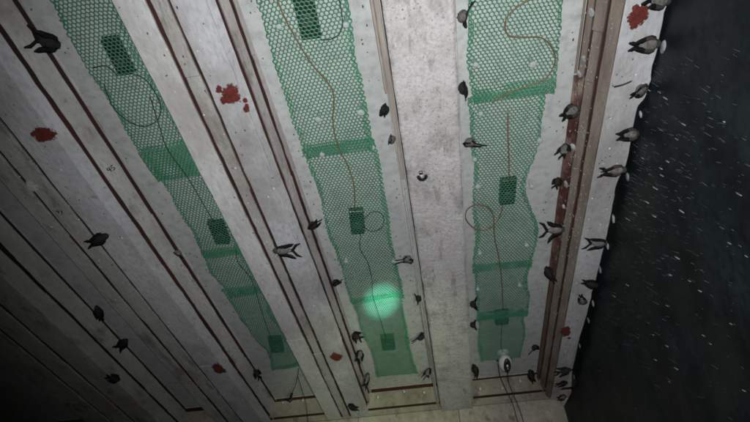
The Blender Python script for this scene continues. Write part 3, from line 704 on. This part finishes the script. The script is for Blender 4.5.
bird('small dark bird beside the net, left of the green glow', (334, 284), (340, 279), LB, .2, .5, 0, .05, .85)
bird('dark bird with raised wing far along the grey boarded beam, uppermost of three', (352, 334), (364, 340), LB, .6, .4, 0, .06, .9)
bird('bird at the far end of the grey boarded beam, middle of three', (361, 350), (357, 364), LB, .4, .7, 1, .06, .9)
bird('bird at the far end of the grey boarded beam, lowest of three', (368, 372), (363, 390), LB, .3, .6, 1, .06, .95)
bird('dull bird low under the far end of the grey boarded beam', (348, 405), (360, 409), BT, .2, .4, 0, .05, .9)
bird('grey rump of a bird behind the lath, upper one of two', (392, 106), (387, 116), ('hid', (-.078, -1, 1.85)), .1, .2, 0, .04, .85)
bird('grey rump of a bird behind the lath, lower one of two', (394, 138), (392, 142), ('hid', (-.068, -1, 1.855)), .1, .2, 1, .04, .75)
bird('bird with four dark prongs on the left edge of the central beam', (418, 259), (399, 258), CL, .8, .8, 1, .07, .95)
bird('small dark bird on the left edge of the central beam, right of the green glow', (426, 297), (418, 300), CL, .6, .5, 0, .045, .85)
bird('bird with crossed wings on the left edge of the central beam, over the far net', (428, 334), (415, 342), CL, .7, .6, 0, .07, .95)
bird('dim bird at the far left edge of the central beam, near the end wall', (434, 368), (426, 380), CL, .5, .7, 1, .06, .95)
bird('bird with raised dark wings on the right edge of the central beam, nearest the camera', (455, 20), (469, 10), CR, .85, .7, 1, .07, .9)
bird('narrow dark bird on the right edge of the central beam, second from the top', (459, 84), (464, 98), CR, .05, .5, 0, .06, .9)
bird('bird with dark fork pointing right, third on the right edge of the central beam', (458, 144), (480, 142), CR, .45, .9, 1, .06, .95)
bird('small dark spread-tailed bird on the central beam\'s right edge, upper of two', (468, 305), (477, 303), CR, .7, .7, 0, .055, .85)
bird('small dark bird on the right edge of the central beam, lower of two', (468, 325), (476, 325), CR, .5, .7, 0, .055, .8)
bird('narrow dark bird at the far right edge of the central beam, by the end wall', (470, 364), (476, 380), CR, .1, .3, 0, .055, .95)
bird('pale bird with a dark tail beside the tan strip of the right-hand beam', (577, 108), (559, 119), RS, .15, .3, 1, .045, .95)
bird('dark hunched bird with pale nape on the rust red strip', (566, 145), (562, 160), RS, .5, .3, 1, .05, .9)
bird('smallest dark bird left of the rust red strip', (559, 178), (554, 190), RS, .3, .4, 0, .045, .7)
bird('pale-bodied bird with four dark prongs pointing left over the right bay', (566, 229), (538, 231), RS, .85, .8, 1, .075, 1.0)
bird('dark slanting bird below the rust red strip', (545, 266), (557, 284), RS, .05, .3, 0, .055, .9)
bird('dim bird with spread wings at the far end of the right beam side', (537, 345), (531, 352), RS, .7, .5, 0, .055, .9)
bird('dark bird at the corner of the end wall and right-hand beam', (530, 370), (535, 384), RS, .2, .4, 0, .05, 1.0)
bird('bird cut by the top edge, above the big red daub', (668, 1), (640, -1), BT, .3, .4, 1, .05, 1.0)
bird('bird with grey body and thin dark tail below the big red daub', (660, 43), (626, 47), BT, .1, .35, 1, .055, 1.0)
bird('round grey bird beside the thin twig', (648, 86), (628, 97), BT, .1, .2, 1, .035, .85)
bird('bird with a broad black tail at the stepped beam edge', (640, 133), (614, 137), BT, .25, .35, 1, .06, .9)
bird('grey bird with a long sharp forked tail on the right-hand beam', (626, 168), (597, 173), BT, .05, .8, 1, .065, .95)
bird('bird with a spiky dark tail pointing left on the right-hand beam', (609, 243), (582, 243), BT, .5, .8, 1, .07, .95)
bird('dark bird at the beam edge, below the spiky-tailed one', (598, 286), (580, 281), BT, .1, .3, 0, .05, .85)
bird('dark crescent-shaped bird with pale belly on the right-hand beam', (584, 305), (580, 293), BT, .2, .2, 1, .045, .8)
bird('dark bird with curved wings near the far end of the right-hand beam', (572, 369), (553, 374), BT, .5, .3, 0, .06, .85)
bird('dull bird low at the far end of the right-hand beam, upper of two', (568, 382), (554, 385), BT, .3, .4, 0, .055, .78)
bird('dull bird low at the far end of the right-hand beam, lower of two', (566, 396), (556, 399), BT, .3, .4, 1, .055, .72)
bird('dim bird with two dark prongs on the side of the dim second beam', (128, 338), (114, 352), BT, .2, .9, 0, .06, .95)
bird('small dim bird above the two-pronged one at lower left', (96, 305), (100, 314), BT, .3, .3, 0, .045, .8)
bird('dark blurred bird on the darkest beam at lower left', (120, 380), (104, 376), L3, .3, .3, 0, .05, .95)
bird('small bird on the gap line of the dim second beam, above its middle', (176, 251), (182, 257), L2, .2, .3, 1, .04, .75)
bird('dim bird near the far end of the dim second beam', (255, 370), (261, 380), L2, .4, .4, 0, .05, .85)
# pale staple-like dabs on the end member
for i, (x, y) in enumerate(((378, 396), (404, 390), (424, 391), (303, 399), (283, 401), (480, 388), (502, 387), (520, 380), (484, 408))):
    daub(em, x, y, ZB + .035, .010, .016, None, (), m_spot, .02, 'pale_dab', 12)

# small droppings, nail heads and crumbs stuck to the undersides of the beams and to the ceiling bays
def flecks(parent, name, mat, count, region, zf, r0, r1):
    parts = []
    for i in range(count):
        x, y = random.uniform(*region[0]), random.uniform(*region[1]); z = zf(x); r_ = random.uniform(r0, r1)
        parts.append(ell((x, y, z), (r_, r_ * random.uniform(.8, 2.2), .0015), None, 6, 4))
    o = link(name, mesh(name, *merge(*parts), smooth=True), parent, mat); return tag(o, kind='stuff')
m_crumb = M('dark_crumb', (.07, .055, .045), .9); m_drop = M('pale_dropping', (.62, .61, .58), .9)
for par, xr in ((beam1, (-.925, -.645)), (beam2, (-1.79, -1.46)), (beam3, (-2.7, -2.24)), (cb, (-.03, .195)), (rb, (.81, .90))):
    flecks(par, 'crumbs', m_crumb, 90, (xr, (.5, 4.0)), lambda x: ZB - .0008, .0012, .0035)
    flecks(par, 'droppings', m_drop, 45, (xr, (.5, 4.0)), lambda x: ZB - .0008, .0015, .005)
for (x0, x1) in ((-1.29, -1.18), (-.54, -.48), (-.15, -.09), (.60, .68)):
    tag(flecks(None, 'ceiling_crumbs', m_crumb, 45, ((x0, x1), (.6, 3.8)), lambda x: ZC - .0006, .0012, .004), 'small dark crumbs stuck to the pale ceiling strip', 'crumbs')
